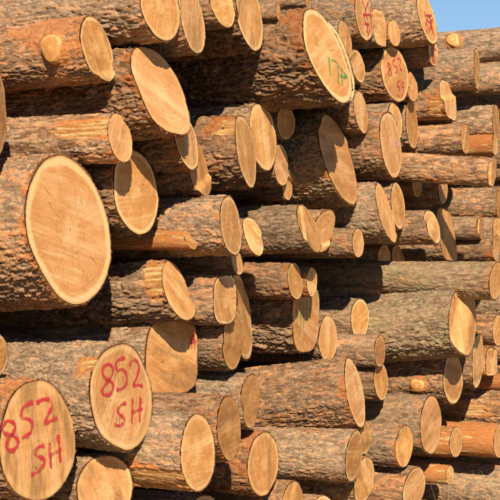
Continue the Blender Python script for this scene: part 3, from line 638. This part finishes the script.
    ('brown log behind the tall thin end near the right edge', (1.959, 10.244, 1.069), -0.5004, 0.0010, 0.1152, 0.137, 0.000, 0.532, 'O', 0.0061, {}),
    ('brown log just above the thin orange peeled pole at right edge', (1.971, 10.306, 0.879), -0.5312, 0.0078, 0.0902, 0.240, 0.000, 0.524, 'O', 0.0061, {}),
    ('dark log behind the log with the long peeled patch', (2.025, 10.454, 0.731), -0.5268, 0.0191, 0.1307, 0.067, 0.000, 0.554, 'D', 0.0062, {}),
    ('log behind the ragged orange peeled log at lower right', (1.980, 10.353, 0.448), -0.5175, -0.0090, 0.1165, 0.120, 0.000, 0.540, 'G', 0.0061, {}),
    ('brown log deep behind the dry grass at the bottom right corner', (2.008, 10.364, 0.175), -0.4910, 0.0056, 0.1295, 0.102, 0.000, 0.544, 'O', 0.0062, {}),
    ('dark log in the gap below the ragged orange peeled log', (1.931, 10.230, 0.315), -0.4949, -0.0185, 0.0767, 0.369, 0.000, 0.508, 'D', 0.0061, {}),
    ('log of the lowest rows below the bottom edge of the photo', (-0.929, 6.322, 0.450), -0.5299, -0.0197, 0.1818, -0.091, 0.000, 0.139, 'G', 0.0140, {}),
    ('log of the lowest rows below the bottom edge of the photo', (-0.586, 6.794, 0.309), -0.4916, -0.0006, 0.1783, 0.014, 0.000, 0.137, 'O', 0.0140, {}),
    ('log of the lowest rows below the bottom edge of the photo', (-0.322, 7.157, 0.187), -0.4964, -0.0011, 0.1431, -0.112, 0.000, 0.117, 'D', 0.0140, {}),
    ('log of the lowest rows below the bottom edge of the photo', (0.024, 7.633, 0.231), -0.5272, 0.0102, 0.1908, -0.093, 0.000, 0.148, 'G', 0.0140, {}),
    ('log of the lowest rows below the bottom edge of the photo', (0.332, 8.057, 0.099), -0.5261, -0.0019, 0.1209, -0.053, 0.000, 0.107, 'G', 0.0140, {}),
    ('log of the lowest rows below the bottom edge of the photo', (0.707, 8.574, 0.094), -0.5257, 0.0038, 0.1500, -0.012, 0.000, 0.125, 'O', 0.0140, {}),
    ('log of the lowest rows below the bottom edge of the photo', (1.147, 9.179, 0.108), -0.5246, -0.0099, 0.1147, 0.029, 0.000, 0.106, 'D', 0.0140, {}),
    ('log of the lowest rows below the bottom edge of the photo', (1.552, 9.736, -0.055), -0.4952, 0.0134, 0.1095, 0.089, 0.000, 0.104, 'G', 0.0140, {}),
    ('log of the lowest rows below the bottom edge of the photo', (-0.879, 6.391, 0.118), -0.5147, 0.0158, 0.1598, -0.065, 0.000, 0.126, 'G', 0.0140, {}),
    ('log of the lowest rows below the bottom edge of the photo', (-0.497, 6.916, 0.001), -0.5074, -0.0061, 0.1470, 0.013, 0.000, 0.119, 'O', 0.0140, {}),
    ('log of the lowest rows below the bottom edge of the photo', (-0.116, 7.440, -0.027), -0.5163, -0.0150, 0.0744, -0.101, 0.000, 0.077, 'D', 0.0140, {}),
    ('log of the pile beyond the left edge of the photo', (-1.162, 6.000, 2.432), -0.4961, 0.0099, 0.1575, -0.084, 0.000, 0.123, 'D', 0.0140, {}),
    ('log of the pile beyond the left edge of the photo', (-1.221, 5.834, 2.100), -0.5215, -0.0130, 0.1458, -0.131, 0.000, 0.116, 'O', 0.0140, {}),
    ('log of the pile beyond the left edge of the photo', (-1.235, 5.986, 1.795), -0.5021, 0.0011, 0.1945, -0.106, 0.000, 0.146, 'G', 0.0140, {}),
    ('log of the pile beyond the left edge of the photo', (-1.192, 5.959, 1.391), -0.5088, -0.0079, 0.1788, -0.105, 0.000, 0.136, 'O', 0.0140, {}),
    ('log of the pile beyond the left edge of the photo', (-1.165, 5.973, 0.992), -0.4917, -0.0034, 0.1717, -0.081, 0.000, 0.131, 'D', 0.0140, {}),
    ('log of the pile beyond the left edge of the photo', (-1.206, 5.939, 0.605), -0.4985, -0.0176, 0.1856, -0.098, 0.000, 0.140, 'O', 0.0140, {}),
    ('log of the pile beyond the left edge of the photo', (-1.162, 6.000, 0.228), -0.4839, 0.0108, 0.1575, -0.071, 0.000, 0.123, 'G', 0.0140, {}),
]
for i, (label, loc, yaw, pitch, r, k, kv, dense, style, ds, ex) in enumerate(LOGS):
    pts = [(MATS[m], w, s) for (m, w, s) in ex.get('paints', ())]
    make_log(label, loc, yaw, pitch, r, k, kv, dense, style, 11 + i * 7, ds, ledges=ex.get('ledges', ()), peels=ex.get('peels', ()),
             knots=ex.get('knots', ()), paints=pts, orange=ex.get('orange', 0.0), taper=ex.get('taper'), sap=ex.get('sap'), stain=ex.get('stain'), splinters=ex.get('splinters', ()), sq=ex.get('sq', 0))

# ------------------------------------------------------------------ dry grass in front of the lower right logs
rg = random.Random(4)
gvs, gfs = [], []
for i in range(42):
    bx, by = rg.uniform(1.0, 1.5), 0
    by = 8.35 + (bx - 0.85) * 1.0 + rg.uniform(-0.15, 0.12)
    hgt = rg.uniform(0.22, 0.52); lean = (rg.uniform(-0.30, 0.30), rg.uniform(-0.12, 0.1)); w = rg.uniform(0.0012, 0.0022)
    pts = []
    for j in range(7):
        t = j / 6
        pts.append(Vector((bx + lean[0] * t * t, by + lean[1] * t * t, hgt * (t - 0.25 * abs(lean[0]) * t * t))))
    b0 = len(gvs)
    for j, p in enumerate(pts):
        ww = w * (1 - 0.75 * j / 6)
        for a in range(3): gvs.append((p.x + ww * math.cos(a * 2.094), p.y + ww * math.sin(a * 2.094), p.z))
    for j in range(6):
        for a in range(3): gfs.append((b0 + j * 3 + a, b0 + j * 3 + (a + 1) % 3, b0 + j * 3 + 3 + (a + 1) % 3, b0 + j * 3 + 3 + a))
dg = mesh_obj('dry_grass', gvs, gfs, straw_material())
dg['kind'] = 'stuff'; dg['label'] = 'thin dry grass stalks in front of the lower right logs'; dg['category'] = 'grass'

# ------------------------------------------------------------------ bark flakes and needles caught on the upper sides of the logs
def litter_material():
    s = NT('bark_litter'); tc = s.n('ShaderNodeTexCoord')
    n1 = s.noise(tc.outputs['Object'], 21.0, 1.0); n2 = s.noise(tc.outputs['Object'], 140.0, 3.0)
    s.put(s.b.inputs['Base Color'], s.mix(n2, s.mix(s.ramp(n1, 0.4, 0.6), (0.20, 0.10, 0.05), (0.42, 0.24, 0.11)), (0.30, 0.22, 0.15)))
    s.b.inputs['Roughness'].default_value = 0.9
    return s.m
rl = random.Random(9)
lv, lf = [], []
for (label, loc, yaw, pitch, r, k, kv, dense, style, ds, ex), (irr_, tap_) in zip(LOGS, OUTLINE):
    if ds > 0.01: continue
    cyw, syw, cp, sp_ = math.cos(yaw), math.sin(yaw), math.cos(pitch), math.sin(pitch)
    for _ in range(int(6 + dense * r * 260)):
        th = math.radians(rl.gauss(105, 22)); dd = rl.uniform(0.03, max(0.05, dense))
        rr_ = r * (1 + irr_[int(th / (2 * math.pi) * len(irr_)) % len(irr_)]) * (1 + tap_ * dd) - 0.003
        needle = rl.random() < 0.2
        a0 = rl.uniform(0, 6.28); L1 = rl.uniform(0.015, 0.035) if needle else rl.uniform(0.006, 0.018); W1 = 0.0012 if needle else L1 * rl.uniform(0.35, 0.8)
        tilt = rl.uniform(-0.25, 0.25)
        b0 = len(lv)
        for q_, (ea, eb) in enumerate(((-1, -0.6), (0.1, -1), (1, -0.3), (0.7, 0.8), (-0.4, 1))):
            la, lb = ea * L1 / 2, eb * W1 / 2
            dx, dt = la * math.cos(a0) - lb * math.sin(a0), la * math.sin(a0) + lb * math.cos(a0)
            for up in (0.002, 0.0048):
                hh = rr_ + up + tilt * la
                t2 = th + dt / r
                X, U, V = lin_s(math.cos(th) * r, math.sin(th) * r, k, kv) - dd + dx, hh * math.cos(t2), hh * math.sin(t2)
                x1, z1 = X * cp - V * sp_, X * sp_ + V * cp
                lv.append((loc[0] + x1 * cyw - U * syw, loc[1] + x1 * syw + U * cyw, loc[2] + z1))
        for m in range(5):
            n_ = (m + 1) % 5
            lf.append((b0 + 2 * m, b0 + 2 * n_, b0 + 2 * n_ + 1, b0 + 2 * m + 1))
        lf.append(tuple(b0 + 2 * m + 1 for m in range(5))); lf.append(tuple(b0 + 2 * m for m in (4, 3, 2, 1, 0)))
lit = mesh_obj('bark_litter', lv, lf, litter_material(), smooth=False)
lit['kind'] = 'stuff'; lit['label'] = 'loose bark flakes and needles lying on the logs'; lit['category'] = 'bark litter'
